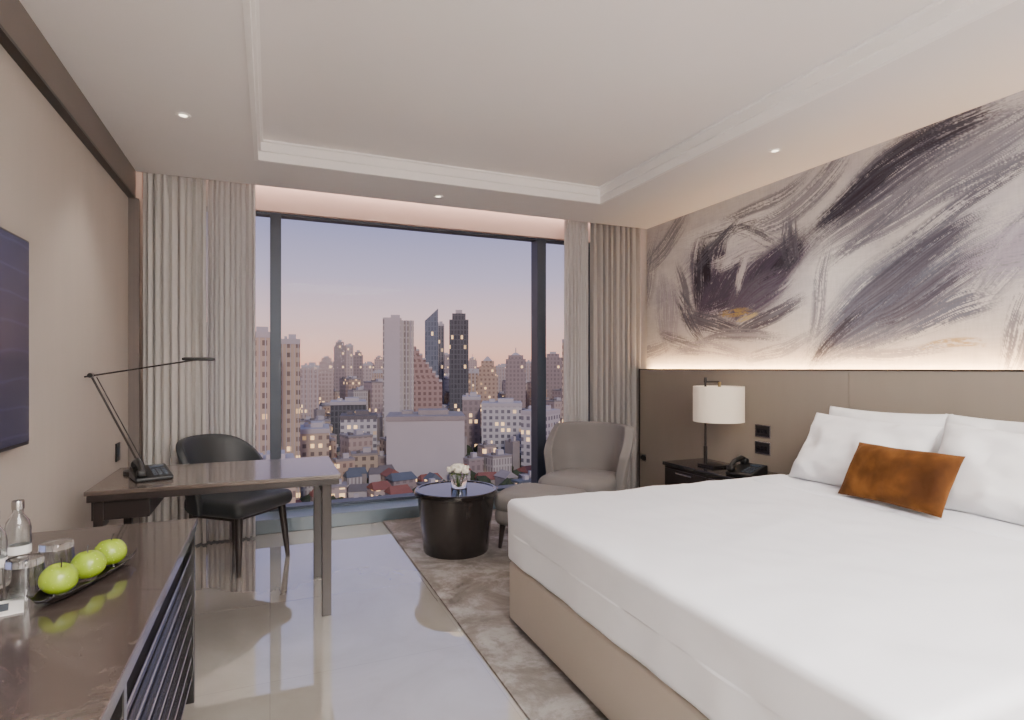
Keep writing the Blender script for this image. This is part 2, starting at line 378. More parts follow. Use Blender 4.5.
me.loops.add(quads.size); me.loops.foreach_set('vertex_index',quads.ravel()); me.polygons.add(len(quads)); me.polygons.foreach_set('loop_start',np.arange(0,quads.size,4,dtype=np.int32))
me.update(calc_edges=True); me.validate()
ca_=me.color_attributes.new('paint','FLOAT_COLOR','POINT')
ca_.data.foreach_set('color',np.concatenate([img.reshape(-1,3),np.ones((len(co_a),1))],1).astype(np.float32).ravel())
t=NT('abstract_floral_mural'); at=t.add('ShaderNodeAttribute'); at.attribute_name='paint'
co=t.coord(); cv=t.noise(co,260,1); t.set(Base_Color=at.outputs['Color'],Roughness=.9); t.b.inputs['Specular IOR Level'].default_value=.2; t.bump(cv.outputs[0],.25,.002)
me.materials.append(t.m); COL.objects.link(bpy.data.objects.new('wall_mural',me))
# headboard
hb=group('headboard')
HX=3.50
ys=[-2.55,-.9,.75,2.62,4.93]
for i in range(4):
    box('panel_%d'%i,HX,HX+.03,ys[i]+.001,ys[i+1]-.001,0.012,1.342,M['head'],hb,.002)
box('backing',HX+.012,HX+.035,-2.55,4.95,.012,1.30,M['darkline'],hb)
box('top_cap',HX-.003,HX+.03,-2.55,4.94,1.342,1.352,M['darkline'],hb)
box('gap_bottom',HX+.035,XR-.002,-2.55,4.95,1.2,1.245,M['wallplain'],hb)
box('end_cap',HX,XR-.002,4.93,4.95,.012,1.352,M['darkline'],hb)
def plate(name,y,z,w=.15,h=.10):
    g=group(name,(HX-.001,y,z))
    box('frame',-.008,0,-w/2,w/2,-h/2,h/2,M['chrome'],g,.003)
    box('face',-.011,-.005,-w/2+.008,w/2-.008,-h/2+.008,h/2-.008,M['black'],g,.002)
    for k in(-1,0,1): box('button',-.014,-.01,k*.035-.012,k*.035+.012,-.016,.016,M['blackgloss'],g,.002)
plate('switch_plate',3.33,.875); plate('switch_plate.001',3.33,.745)
plate('power_outlet',4.86,.45,.07,.07)
for i,(y,z) in enumerate(((4.55,.80),(4.25,.45))):
    g=group('wall_outlet' if i==0 else 'wall_outlet.001',(XL,y,z))
    box('frame',0.001,.01,-.05,.05,-.06,.06,M['black'],g,.003); box('socket',.009,.013,-.03,.03,-.03,.03,M['grey'],g,.002)

# ---------------------------------------------------------------- curtains
def curtain(name,x0,x1,y,mat,pleats,amp,z1=2.99,seed=0,z0=.015):
    def fn(a,b):
        z=z1+(z0-z1)*b
        ph=a*pleats*2*math.pi
        w=noise.noise(Vector((a*6+seed,b*1.2,0)))
        k=amp*(.75+.25*b)
        x=x0+(x1-x0)*a+.010*math.sin(ph*2+seed)*math.sin(math.pi*a)
        yy=y+k*math.sin(ph+w*1.3)+.3*k*math.sin(ph*2.3+seed+b)
        return (x,yy,z)
    return grid(name,pleats*14,24,fn,mat,None,.004)
curtain('curtain',-.87,-.453,5.00,M['drapel'],8,.026,seed=1)
curtain('sheer_curtain',-.449,-.11,5.035,M['sheer'],9,.016,seed=4)
curtain('sheer_curtain.001',2.69,2.958,5.05,M['sheer'],7,.016,seed=7)
curtain('curtain.001',2.962,3.56,5.02,M['drape'],9,.030,seed=3)

# ---------------------------------------------------------------- ceiling downlights
DL=((-.455,3.74,12),(1.30,4.68,14),(3.08,2.83,18),(-.5,1.2,10),(3.08,.6,18))
for i,(x,y,_p) in enumerate(DL):
    g=group('downlight' if i==0 else 'downlight.%03d'%i,(x,y,CZ))
    lathe('bezel',[(.022,-.001),(.024,-.006),(.036,-.007),(.040,-.001),(.040,.0)],M['mould'],g,n=32)
    lathe('lens',[(.0,-.002),(.023,-.002),(.023,-.0005)],M['ledlamp'],g,n=24)

# ---------------------------------------------------------------- bed
BX0,BY0,BY1=1.16,.72,2.80
bed=group('bed')
box('base',BX0,HX-.002,BY0,BY1,.045,.345,M['bedbase'],bed,.015,4)
for x in(BX0+.07,3.35):
    for y in(BY0+.07,BY1-.07): tube('foot',[(x,y,.012),(x,y,.06)],.03,M['black'],bed)
rbox('mattress',(BX0+HX)/2+.02,(BY0+BY1)/2,.48,HX-BX0-.06,BY1-BY0-.04,.27,.06,M['white'],bed,10)
def duv(p):
    if p.z<0:
        w=.003*math.sin(p.y*9)+.002*math.sin(p.y*23+1) ; s=1 if p.x>0 else -1
        if abs(p.x)>.9: p.x+=s*w
        w=.003*math.sin(p.x*8)+.002*math.sin(p.x*19+1); s=1 if p.y>0 else -1
        if abs(p.y)>.95: p.y+=s*w
    return p
rbox('duvet',(BX0+3.12)/2-.012,(BY0+BY1)/2,.507,3.12-BX0,BY1-BY0+.02,.320,.035,M['white'],bed,90,.0055,3.0,5,duv)
rbox('sheet_fold',2.97,(BY0+BY1)/2,.652,.42,BY1-BY0+.025,.05,.023,M['white'],bed,40,.005,4,9,
     lambda p:Vector((p.x+.01*math.sin(p.y*7),p.y,p.z-(.03 if abs(p.y)>.98 else 0))))
def pillow(name,c,w,h,th,lean,mat,parent=None,seed=0,yaw=0,n=40,wr=.012,roll=0):
    al=math.radians(lean)
    R=Matrix.Rotation(math.radians(yaw),3,'Z')
    ex=R@Vector((0,-1,0)); ey=R@Vector((math.sin(al),0,math.cos(al))); ez=ex.cross(ey)
    if roll:
        Q=Matrix.Rotation(math.radians(roll),3,ez); ex=Q@ex; ey=Q@ey
    V=[];F=[]
    def pt(a,b,s):
        x=a*w/2*(1-.06*(1-b*b)*abs(a)); y=b*h/2*(1-.08*(1-a*a)*abs(b))
        tt=(max(0,1-abs(a)**3.2)**.55)*(max(0,1-abs(b)**3.2)**.55)
        nn=noise.fractal(Vector((x*5+seed,y*5,s*2)),1,2,4)*wr*2
        z=s*(th/2*tt+ (nn+ .012*math.sin((x+y)*22+seed)*.35)*min(1,tt*1.6) )
        return Vector(c)+ex*x+ey*y+ez*z
    for s in(1,-1):
        base=len(V)
        for i in range(n+1):
            for j in range(n+1):
                a=math.sin((i/n-.5)*math.pi); b=math.sin((j/n-.5)*math.pi); V.append(pt(a,b,s))
        for i in range(n):
            for j in range(n):
                q=[base+i*(n+1)+j,base+(i+1)*(n+1)+j,base+(i+1)*(n+1)+j+1,base+i*(n+1)+j+1]
                F.append(tuple(q if s>0 else q[::-1]))
    o=mesh(name,V,F,mat,parent,True)
    bm=bmesh.new(); bm.from_mesh(o.data); bmesh.ops.remove_doubles(bm,verts=bm.verts,dist=1e-5); bm.to_mesh(o.data); bm.free()
    return o
for i,(y,sd) in enumerate(((2.30,1),(1.60,8),(.98,3))):
    nm='pillow' if i==0 else 'pillow.%03d'%i
    pillow(nm,(3.33,y,.89),.74,.46,.19,15,M['pillow'],None,sd,wr=.022)
for i,(y,sd) in enumerate(((2.27,11),(1.50,18),(.85,23))):
    pillow('pillow.%03d'%(i+3),(3.11,y,.865),.76,.46,.20,30,M['pillow'],None,sd,roll=-2,wr=.022)
pillow('throw_cushion',(2.85,1.88,.825),.54,.31,.15,30,M['velvet'],None,2,yaw=-4,wr=.010)

# ---------------------------------------------------------------- nightstand
ng=group('nightstand')
NX0,NX1,NY0,NY1,NZ=3.05,HX-.003,2.92,3.98,.575
box('carcass',NX0+.015,NX1,NY0+.015,NY1-.015,.10,NZ-.03,M['darkwood'],ng,.004)
box('top',NX0,NX1,NY0,NY1,NZ-.03,NZ,M['blackgloss'],ng,.006)
for k in(0,1):
    y0=NY0+.03+k*.51; 
    for z0,z1 in((.13,.32),(.335,.525)):
        box('drawer',NX0+.003,NX0+.02,y0,y0+.49,z0,z1,M['darkwood'],ng,.003)
        box('handle',NX0-.008,NX0+.004,y0+.15,y0+.34,z1-.03,z1-.018,M['chrome'],ng,.002)
for x in(NX0+.05,NX1-.05):
    for y in(NY0+.05,NY1-.05): box('leg',x-.02,x+.02,y-.02,y+.02,.012,.10,M['blackgloss'],ng)
lg=group('table_lamp',(3.27,3.61,NZ))
box('base_plate',-.09,.09,-.09,.09,0,.018,M['darkline'],lg,.004)
tube('stem',[(-.05,.04,.015),(-.05,.04,.68)],.009,M['darkline'],lg)
tube('stem_lower',[(-.05,.04,.015),(-.05,.04,.16)],.014,M['darkline'],lg)
tube('arm',[(-.05,.04,.675),(.02,-.02,.675),(.03,-.03,.675)],.007,M['darkline'],lg)
tube('finial',[(-.05,.04,.67),(-.05,.04,.71)],[.014,.010],M['darkline'],lg)
tube('socket',[(.03,-.03,.42),(.03,-.03,.675)],.012,M['shadein'],lg)
lathe('shade',[(.195,.36),(.195,.64),(.191,.64),(.191,.36),(.195,.36)],M['shade'],lg,(.02,-.03,0),64)
for k in range(3):
    a=k*2.094+.5; tube('spider',[(.02,-.03,.62),(.02+.191*math.cos(a),-.03+.191*math.sin(a),.62)],.003,M['darkline'],lg)
lathe('bulb',[(0,.54),(.02,.53),(.03,.505),(.025,.475),(.012,.45),(.012,.42)],M['ledlamp'],lg,(.03,-.03,0),20)
def phone(name,loc,rot,s=1):
    g=group(name,loc,rot); g.scale=(s,s,s)
    v=[(-.09,-.10,0),(.09,-.10,0),(.09,.10,0),(-.09,.10,0),(-.09,-.10,.022),(.09,-.10,.022),(.09,.10,.065),(-.09,.10,.065)]
    o=mesh('body',v,[(0,3,2,1),(4,5,6,7),(0,1,5,4),(1,2,6,5),(2,3,7,6),(3,0,4,7)],M['black'],g); fixn(o)
    m=o.modifiers.new('b','BEVEL'); m.width=.008; m.segments=3
    def zt(y): return .022+(y+.1)/.2*.043
    for i in range(3):
        for j in range(4):
            x=.0+i*.026; y=-.07+j*.026; box('key',x,x+.018,y,y+.016,zt(y)-.002,zt(y)+.006,M['grey'],g)
    box('display',.0,.07,.045,.08,zt(.05)-.003,zt(.08)+.003,M['grey'],g,.002)
    tube('handset_grip',[(-.06,-.085,.055),(-.06,-.04,.085),(-.06,.04,.10),(-.06,.085,.085)],[.014,.016,.016,.014],M['black'],g)
    rbox('earpiece',-.06,.078,.075,.05,.05,.04,.016,M['black'],g,6); rbox('mouthpiece',-.06,-.078,.045,.05,.05,.04,.016,M['black'],g,6)
    return g
phone('telephone',(3.22,3.22,NZ),math.radians(-75),1.15)

# ---------------------------------------------------------------- armchair + ottoman
ag=group('armchair',(2.51,4.37,.013),math.atan2(-.60,-.80)); ag.scale=(.97,.98,.97)
def seatfn(p):
    p.y*=1-(.14 if p.x>0 else .25)*(p.x/.34)**2
    return p
rbox('seat_base',0.02,0,.25,.66,.66,.16,.07,M['arm'],ag,20,fn=seatfn)
rbox('seat_cushion',.05,0,.37,.66,.62,.16,.07,M['arm'],ag,24,.004,3,2,seatfn)
def backfn(a,b):
    ph=(a-.5)*2*math.radians(105)
    k=abs(a-.5)*2
    top=.87-.06*k**4-.20*max(0,k-.66)/.34
    z=.20+(top-.20)*b
    r=.295+.075*b
    return (-.06-r*math.cos(ph)*.85-.04*b,r*math.sin(ph)*1.02,z)
bk=grid('back',48,16,backfn,M['arm'],ag,.085,0)
m=bk.modifiers.new('bv','BEVEL'); m.width=.035; m.segments=4; m.limit_method='ANGLE'; m.angle_limit=math.radians(50)
for x,y in((.25,.2),(.25,-.2),(-.22,.18),(-.22,-.18)):
    tube('leg',[(x,y,.19),(x*1.08,y*1.08,0)],[.024,.013],M['darkwood'],ag)
og=group('ottoman',(1.90,3.93,.013),math.atan2(-.60,-.80)); og.scale=(1.04,1.05,1.03)
def ofn(p):
    rr=(p.x/.27)**2; p.y*=1-.16*rr; p.x*=1-.12*(p.y/.31)**2
    return p
rbox('ottoman_base',0,0,.235,.52,.62,.13,.055,M['arm'],og,18,fn=ofn)
rbox('ottoman_cushion',0,0,.335,.54,.64,.14,.065,M['arm'],og,22,.003,3,4,ofn)
for x,y in((.18,.22),(.18,-.22),(-.18,.22),(-.18,-.22)):
    tube('leg',[(x,y,.18),(x*1.08,y*1.08,0)],[.024,.013],M['darkwood'],og)

# ---------------------------------------------------------------- drum side table
sg=group('side_table',(1.275,4.10,.012)); sg.scale=(1,1,1.06)
lathe('drum',[(0,.0),(.235,.0),(.24,.012),(.262,.20),(.285,.37),(.287,.385),(0,.385)],M['drumwood'],sg,n=96)
lathe('top',[(0,.385),(.292,.385),(.305,.39),(.308,.402),(.305,.424),(.298,.43),(.285,.43),(.28,.424),(0,.424)],M['blackgloss'],sg,n=96)
vg=group('rose_vase',(1.31,4.14,.012+.4495)); vg.scale=(1.25,1.25,1.25)
lathe('glass_vase',[(0,0),(.045,0),(.048,.004),(.048,.075),(.045,.075),(.045,.006),(0,.006)],M['glass'],vg,n=32)
random.seed(3)
for i in range(11):
    a=i*2.4; r=.05*math.sqrt(i/11)*1.15; cx,cy,cz=r*math.cos(a),r*math.sin(a),.105+.022*(1-i/11)
    rr=.024
    for q in range(3):
        k=1-q*.28
        lathe('rose',[(0,-rr*.8*k),(rr*.8*k,-rr*.5*k),(rr*k,rr*.1),(rr*.85*k,rr*.6*k+q*.003),(rr*.55*k,rr*.35*k)],M['petal'],vg,(cx,cy,cz),10)
    tube('stem',[(cx*.3,cy*.3,.01),(cx,cy,cz-.01)],.002,M['green'],vg,6)
for i in range(7):
    a=i*.9
    mesh('leaf',[(.02*math.cos(a),.02*math.sin(a),.085),(.05*math.cos(a-.25),.05*math.sin(a-.25),.088),(.072*math.cos(a),.072*math.sin(a),.08),(.05*math.cos(a+.25),.05*math.sin(a+.25),.088)],[(0,1,2,3)],M['green'],vg)

# ---------------------------------------------------------------- desk
dg=group('desk')
DX0,DX1,DY0,DY1,DZ=-.81,.36,3.28,4.0,.775
box('top',DX0,DX1,DY0,DY1,DZ-.022,DZ,M['deskwood'],dg,.004)
box('apron',DX0+.008,DX1-.008,DY0+.008,DY1-.008,DZ-.055,DZ-.022,M['darkwood'],dg,.003)
for y in(DY0+.02,DY1-.06):
    box('leg_right',DX1-.098,DX1-.048,y,y+.035,0,DZ-.055,M['darkwood'],dg,.003)
box('foot_rail',DX1-.093,DX1-.053,DY0+.05,DY1-.05,DZ-.12,DZ-.055,M['darkwood'],dg,.003)
box('leg_left',DX0+.03,DX0+.07,DY0+.03,DY0+.065,0,DZ-.055,M['darkwood'],dg,.003)
box('leg_left_back',DX0+.03,DX0+.07,DY1-.07,DY1-.03,0,DZ-.055,M['darkwood'],dg,.003)
box('drawer_box',DX0+.02,DX0+.26,DY0+.04,DY1-.04,DZ-.15,DZ-.055,M['darkwood'],dg,.003)
tg=group('desk_lamp',(-.66,3.76,DZ))
lathe('base',[(0,0),(.085,0),(.088,.006),(.085,.018),(.02,.024),(0,.024)],M['black'],tg,n=40)
tube('lower_arm',[(0,0,.02),(-.235,0,.545)],.0055,M['darkline'],tg)
tube('lower_arm_rod',[(.02,0.012,.02),(-.212,.012,.535)],.003,M['darkline'],tg)
tube('joint',[(-.235,-.02,.545),(-.235,.02,.545)],.013,M['black'],tg)
tube('upper_arm',[(-.265,0,.537),(.28,.02,.635)],.0045,M['darkline'],tg)
rbox('head',.28,.02,.637,.17,.06,.020,.009,M['black'],tg,8)
phone('desk_telephone',(-.58,3.55,DZ),math.radians(20),.95)
ch=group('desk_chair',(-.22,4.47,0),math.radians(-42))
def cs(p):
    if p.x<0: p.y*=1-.2*(p.x/.25)**2
    return p
rbox('seat',.01,0,.43,.54,.54,.11,.045,M['dchair'],ch,16,fn=cs)
box('seat_frame',-.2,.2,-.2,.2,.345,.385,M['darkwood'],ch,.005)
def cb_(a,b):
    ph=(a-.5)*2*math.radians(92); k=abs(a-.5)*2
    top=.875-.20*k**3
    z=.39+(top-.39)*b
    r=.265+.035*b
    return (-.02-r*math.cos(ph)*.95-.05*b*b,r*math.sin(ph)*1.04,z)
bk=grid('back_shell',32,12,cb_,M['dchair'],ch,.045,0)
m=bk.modifiers.new('bv','BEVEL'); m.width=.018; m.segments=3; m.limit_method='ANGLE'; m.angle_limit=math.radians(50)
for x,y in((.22,.2),(.22,-.2),(-.19,.18),(-.19,-.18)):
    tube('leg',[(x,y,.38),(x*1.14,y*1.14,0)],[.028,.016],M['darkwood'],ch)

# ---------------------------------------------------------------- dresser
rg=group('dresser')
RX1,RY0,RY1,RZ=-.275,.25,2.70,.74
box('top',XL+.002,RX1,RY0,RY1,RZ-.025,RZ,M['emp'],rg,.003)
box('carcass',XL+.002,RX1-.05,RY0+.01,RY1-.02,.06,RZ-.025,M['darkwood'],rg)
box('edge_band',XL+.002,RX1-.006,RY0,RY1-.006,RZ-.05,RZ-.025,M['blackgloss'],rg)
box('plinth',XL+.002,RX1-.08,RY0+.02,RY1-.05,0,.06,M['black'],rg)
for y in(RY1-.05,RY0+1.18,RY0+.01):
    box('post',RX1-.05,RX1-.008,y,y+.03,.0,RZ-.05,M['blackgloss'],rg,.003)
for k in range(7):
    z=.10+k*.084
    box('slat',RX1-.05,RX1-.016,RY0+.02,RY1-.05,z,z+.010,M['chrome'],rg,.002)
    if k<6: box('drawer_front',RX1-.052,RX1-.035,RY0+.03,RY1-.06,z+.016,z+.078,M['blackgloss'],rg,.004)
vg=group('television')
box('bezel',XL+.03,XL+.065,1.55,2.83,1.06,1.86,M['black'],vg,.004)
box('screen',XL+.063,XL+.067,1.56,2.82,1.075,1.85,M['tv'],vg)
box('bracket',XL+.001,XL+.03,2.0,2.4,1.3,1.6,M['black'],vg)
def apple(name,x,y,z,rot,r=.044):
    g=group(name,(x,y,z),rot); g.rotation_euler=(random.uniform(-.25,.25),random.uniform(-.25,.25),rot)
    pr=[]
    for i in range(25):
        a=math.pi*i/24
        rr=r*math.sin(a)*(1+.07*math.cos(a)); zz=-r*.93*math.cos(a)
        zz-= .30*r*math.exp(-(rr/(r*.28))**2) if a>math.pi/2 else -.16*r*math.exp(-(rr/(r*.25))**2)
        pr.append((max(rr,0),zz))
    pr[0]=(0,pr[0][1]); pr[-1]=(0,pr[-1][1])
    lathe('fruit',pr,M['apple'],g,n=32)
    tube('stem',[(0,0,r*.6),(.002,.001,r*.9),(.006,.002,r*1.22)],[.0018,.0014,.002],M['darkwood'],g,6)
A=[(-.455,2.12),(-.485,2.01),(-.525,1.905)]
dirv=Vector((A[2][0]-A[0][0],A[2][1]-A[0][1],0)).normalized(); ang=math.atan2(dirv.y,dirv.x)
for i,(x,y) in enumerate(A): apple('apple' if i==0 else 'apple.%03d'%i,x,y,RZ+.012+.041,i*1.3)
fg=group('fruit_tray',(A[1][0],A[1][1],RZ),ang)
def trayfn(a,b):
    x=(a-.5)*.38; w=.054*(1+.10*math.cos(x/.11*2*math.pi))*(1-.35*abs(a-.5)**3*8)
    y=(b-.5)*2*w; k=abs(b-.5)*2
    z=.004+.022*k**3+.012*(abs(a-.5)*2)**8+.004*k*k*math.cos(x/.11*2*math.pi)
    return (x,y,z)
grid('dish',48,16,trayfn,M['blackgloss'],fg,.003,1)
def bottle(name,x,y):
    g=group(name,(x,y,RZ))
    lathe('glass_body',[(0,0.001),(.029,.001),(.032,.006),(.032,.135),(.028,.155),(.014,.178),(.0125,.20),(.0105,.20),(.012,.177),(.026,.153),(.0295,.133),(.0295,.009),(0,.007)],M['glass'],g,n=40)
    lathe('cap',[(.0,.218),(.0145,.218),(.0155,.214),(.0155,.192),(.013,.192)],M['chrome'],g,n=24)
    lathe('label',[(.0325,.06),(.0325,.085)],M['paper'],g,n=40)
bottle('water_bottle',-.705,2.19); bottle('water_bottle.001',-.72,2.06)
def tumbler(name,x,y):
    g=group(name,(x,y,RZ))
    lathe('glass',[(.046,.0005),(.0435,.0005),(.0385,.085),(0,.085),(0,.104),(.040,.104),(.0420,.098),(.046,.0005)],M['glass'],g,n=40)
tumbler('drinking_glass',-.585,2.10); tumbler('drinking_glass.001',-.615,1.955)
cg2=group('menu_card',(-.66,1.86,RZ),.3); box('card',-.09,.07,-.06,.06,.001,.004,M['paper'],cg2)
box('print',-.06,.04,-.03,.03,.004,.0045,M['grey'],cg2)

# ---------------------------------------------------------------- city
def facade(name,wall,w1,w2,bw,rh,mort,lit=.12,haze=0):
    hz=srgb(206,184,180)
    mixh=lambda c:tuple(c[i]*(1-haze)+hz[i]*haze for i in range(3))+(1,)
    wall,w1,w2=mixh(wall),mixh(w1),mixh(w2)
    t=NT(name); co=t.coord(); s=t.add('ShaderNodeSeparateXYZ'); t.link(co,s.inputs[0])
    c=t.add('ShaderNodeCombineXYZ'); t.link(t.math('ADD',s.outputs[0],s.outputs[1]),c.inputs[0]); t.link(s.outputs[2],c.inputs[1])
    def br(a,b,m):
        k=t.add('ShaderNodeTexBrick',offset=0.0); t.link(c.outputs[0],k.inputs['Vector'])
        k.inputs['Scale'].default_value=1; k.inputs['Brick Width'].default_value=bw; k.inputs['Row Height'].default_value=rh; k.inputs['Mortar Size'].default_value=mort; k.inputs['Mortar Smooth'].default_value=0
        k.inputs['Color1'].default_value=a; k.inputs['Color2'].default_value=b; k.inputs['Mortar'].default_value=m; return k.outputs['Color']
    base=br(w1,w2,wall)
    geo=t.add('ShaderNodeNewGeometry'); g=t.add('ShaderNodeSeparateXYZ'); t.link(geo.outputs['Normal'],g.inputs[0])
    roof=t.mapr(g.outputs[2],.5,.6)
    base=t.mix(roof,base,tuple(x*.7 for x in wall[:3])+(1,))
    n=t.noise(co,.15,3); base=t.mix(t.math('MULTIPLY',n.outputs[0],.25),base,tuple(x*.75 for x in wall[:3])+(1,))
    e=t.math('MULTIPLY',t.mapr(br((0,0,0,1),(1,1,1,1),(0,0,0,1)),1-lit,1-lit+.02),t.math('SUBTRACT',1,roof))
    t.set(Base_Color=base,Roughness=.7,Emission_Color=srgb(255,204,140)); t.link(t.math('MULTIPLY',e,1.8),t.b.inputs['Emission Strength'])
    return t.m
G=-47
Fw=facade('facade_white',srgb(186,182,180),srgb(126,120,122),srgb(154,146,146),1.6,3.2,.42,.03)
Fb=facade('facade_beige',srgb(186,170,154),srgb(94,86,84),srgb(134,120,114),3.0,3.2,.8,.10)
Fp=facade('facade_pink',srgb(166,144,140),srgb(106,86,84),srgb(134,110,106),3.0,3.2,.7,.06)
Fd=facade('facade_dark',srgb(96,98,104),srgb(58,60,68),srgb(78,80,88),2.2,3.4,.4,.08)
Fg=facade('facade_glass',srgb(116,124,138),srgb(88,96,110),srgb(110,120,136),2.2,3.6,.4,.05)
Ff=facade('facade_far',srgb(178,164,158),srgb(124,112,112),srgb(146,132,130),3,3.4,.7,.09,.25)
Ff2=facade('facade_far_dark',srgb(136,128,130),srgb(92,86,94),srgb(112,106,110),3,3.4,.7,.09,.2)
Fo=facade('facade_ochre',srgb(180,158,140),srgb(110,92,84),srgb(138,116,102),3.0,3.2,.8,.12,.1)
Fm=facade('facade_midrise',srgb(192,190,192),srgb(86,86,98),srgb(124,122,130),3.0,3.1,.7,.11)
Fpl=simple('plain_render_wall',srgb(180,176,180),.9,var=.06,vs=.12)
Froof=simple('roof_tile_red',srgb(136,88,78),.8,var=.25,vs=.3)
Fr2=simple('roof_grey',srgb(108,104,106),.8,var=.3,vs=.2)
Fr3=simple('roof_light',srgb(150,144,144),.8,var=.25,vs=.2)
Fbl=simple('roof_slate',srgb(92,100,110),.7,var=.2,vs=.2)
def rawbox(bm,cx,cy,w,d,z0,z1,rot,mi=0,taper=1):
    R=Matrix.Rotation(rot,3,'Z'); vs=[]
    for z,k in((z0,1),(z1,taper)):
        for a,b in((-1,-1),(1,-1),(1,1),(-1,1)):
            p=R@Vector((a*w/2*k,b*d/2*k,0)); vs.append(bm.verts.new((cx+p.x,cy+p.y,z)))
    for f in((0,3,2,1),(4,5,6,7),(0,1,5,4),(1,2,6,5),(2,3,7,6),(3,0,4,7)):
        fc=bm.faces.new([vs[i] for i in f]); fc.material_index=mi
def gable(bm,cx,cy,w,d,z0,z1,rot,mi):
    R=Matrix.Rotation(rot,3,'Z'); v=[]
    for a,b,z in((-1,-1,z0),(1,-1,z0),(1,1,z0),(-1,1,z0),(-.8,0,z1),(.8,0,z1)):
        p=R@Vector((a*w/2,b*d/2,0)); v.append(bm.verts.new((cx+p.x,cy+p.y,z)))
    for f in((0,1,5,4),(1,2,5),(2,3,4,5),(3,0,4)):
        fc=bm.faces.new([v[i] for i in f]); fc.material_index=mi
NB=[0]; FOOT=[]
def bearing_point(b,dist): a=math.radians(b); return Vector((math.sin(a)*dist,math.cos(a)*dist,0))
def tower(b0,b1,dist,ztop,mat,depth=None,kind='',rot=None,name='skyscraper',trimm=None):
    w=2*dist*math.tan(math.radians((b1-b0)/2)); d=depth or w*.8
    p=bearing_point((b0+b1)/2,dist+d/2)
    yaw=-math.radians((b0+b1)/2) if rot is None else math.radians(rot)
    if rot is not None: w*=.80
    FOOT.append((p.x,p.y,max(w,d)*.55))
    bm=bmesh.new(); h=ztop-G
    if kind=='crown':
        rawbox(bm,0,0,w,d,0,h*.93,0); rawbox(bm,0,0,w*.7,d*.7,h*.93,h*.98,0,0); rawbox(bm,0,0,w*.35,d*.35,h*.98,h*1.01,0,1)
        for k in range(4): rawbox(bm,-w*.42+w*.28*k,-d*.5,w*.05,w*.06,0,h*.93,0,0)
    elif kind=='spire':
        rawbox(bm,0,0,w,d,0,h*.90,0); rawbox(bm,0,0,w*.75,d*.75,h*.90,h*.95,0); rawbox(bm,0,0,w*.5,d*.5,h*.95,h*.985,0,1,.3); rawbox(bm,0,0,w*.05,w*.05,h*.98,h*1.05,0,1)
    elif kind=='step':
        n=9
        for i in range(n):
            ww=w*(1-i/n); rawbox(bm,-w/2+ww/2,0,ww,d*(1-i*.05),h*(.62+.38*i/n) if i else 0,h*(.62+.38*(i+1)/n),0)
            if i: rawbox(bm,-w/2+ww+w/n/2,0,w/n,d*(1-i*.05),h*(.62+.38*i/n),h*(.62+.38*i/n)+1,0,1)
    elif kind=='slant':
        rawbox(bm,0,0,w,d,0,h*.9,0)
        v=[bm.verts.new(c) for c in((-w/2,-d/2,h*.9),(w/2,-d/2,h*.9),(w/2,d/2,h*.9),(-w/2,d/2,h*.9),(w/2,-d/2,h),(w/2,d/2,h))]
        for f in((0,1,4),(1,2,5,4),(2,3,5),(3,0,4,5)): bm.faces.new([v[i] for i in f])
    elif kind=='pyramid':
        rawbox(bm,0,0,w,d,0,h*.75,0); rawbox(bm,0,0,w*.85,d*.85,h*.75,h*.87,0); rawbox(bm,0,0,w*.65,d*.65,h*.87,h*.94,0); rawbox(bm,0,0,w*.5,d*.5,h*.94,h,0,1,.15)
    elif kind=='slab':
        rawbox(bm,-w*.2,0,w*.6,d,0,h,0,0); rawbox(bm,w*.3,d*.05,w*.4,d*.9,0,h*.985,0,0)
        rawbox(bm,-w*.2,-d*.52,w*.50,d*.06,0,h,0,1)
        for k in range(3): rawbox(bm,w*(.12+.14*k),-d*.45,w*.03,d*.1,0,h*.985,0,1)
        rawbox(bm,-w*.1,0,w*.3,d*.5,h,h+2,0,1)
    else:
        rawbox(bm,0,0,w,d,0,h,0); rawbox(bm,w*.1,0,w*.4,d*.4,h,h+2.5,0,1); rawbox(bm,-w*.25,d*.1,w*.15,d*.2,h,h+2,0,1)
        rawbox(bm,0,0,w*1.02,d*1.02,h-1.2,h+.6,0,1)
        if name=='skyscraper':
            for k in range(5): rawbox(bm,-w*.4+w*.2*k,-d*.5,w*.04,w*.05,0,h-1.2,0,1)
    bmesh.ops.recalc_face_normals(bm,faces=bm.faces)
    nm=name if not bpy.data.objects.get(name) else name+'.%03d'%NB[0]; NB[0]+=1
    me=bpy.data.meshes.new(nm); bm.to_mesh(me); bm.free(); me.materials.append(mat); me.materials.append(trimm or Fpl)
    o=bpy.data.objects.new(nm,me); COL.objects.link(o); o.location=(p.x,p.y,G); o.rotation_euler=(0,0,yaw)
    return o
def zt(y,dist): return H+(368-y)*dist*.985/575
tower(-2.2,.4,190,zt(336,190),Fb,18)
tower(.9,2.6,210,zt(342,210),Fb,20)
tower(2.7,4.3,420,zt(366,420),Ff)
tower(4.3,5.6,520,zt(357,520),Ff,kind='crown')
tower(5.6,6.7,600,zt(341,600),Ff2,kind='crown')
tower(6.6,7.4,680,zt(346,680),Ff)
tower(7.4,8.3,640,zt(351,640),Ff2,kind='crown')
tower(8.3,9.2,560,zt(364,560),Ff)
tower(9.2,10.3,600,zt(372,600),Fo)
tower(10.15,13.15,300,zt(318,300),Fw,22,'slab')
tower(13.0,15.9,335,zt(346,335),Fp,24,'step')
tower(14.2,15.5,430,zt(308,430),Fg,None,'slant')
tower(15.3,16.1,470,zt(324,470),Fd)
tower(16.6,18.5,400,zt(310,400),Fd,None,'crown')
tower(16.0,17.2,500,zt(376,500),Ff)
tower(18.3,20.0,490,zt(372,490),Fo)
tower(19.4,21.4,420,zt(356,420),Fo,None,'pyramid')
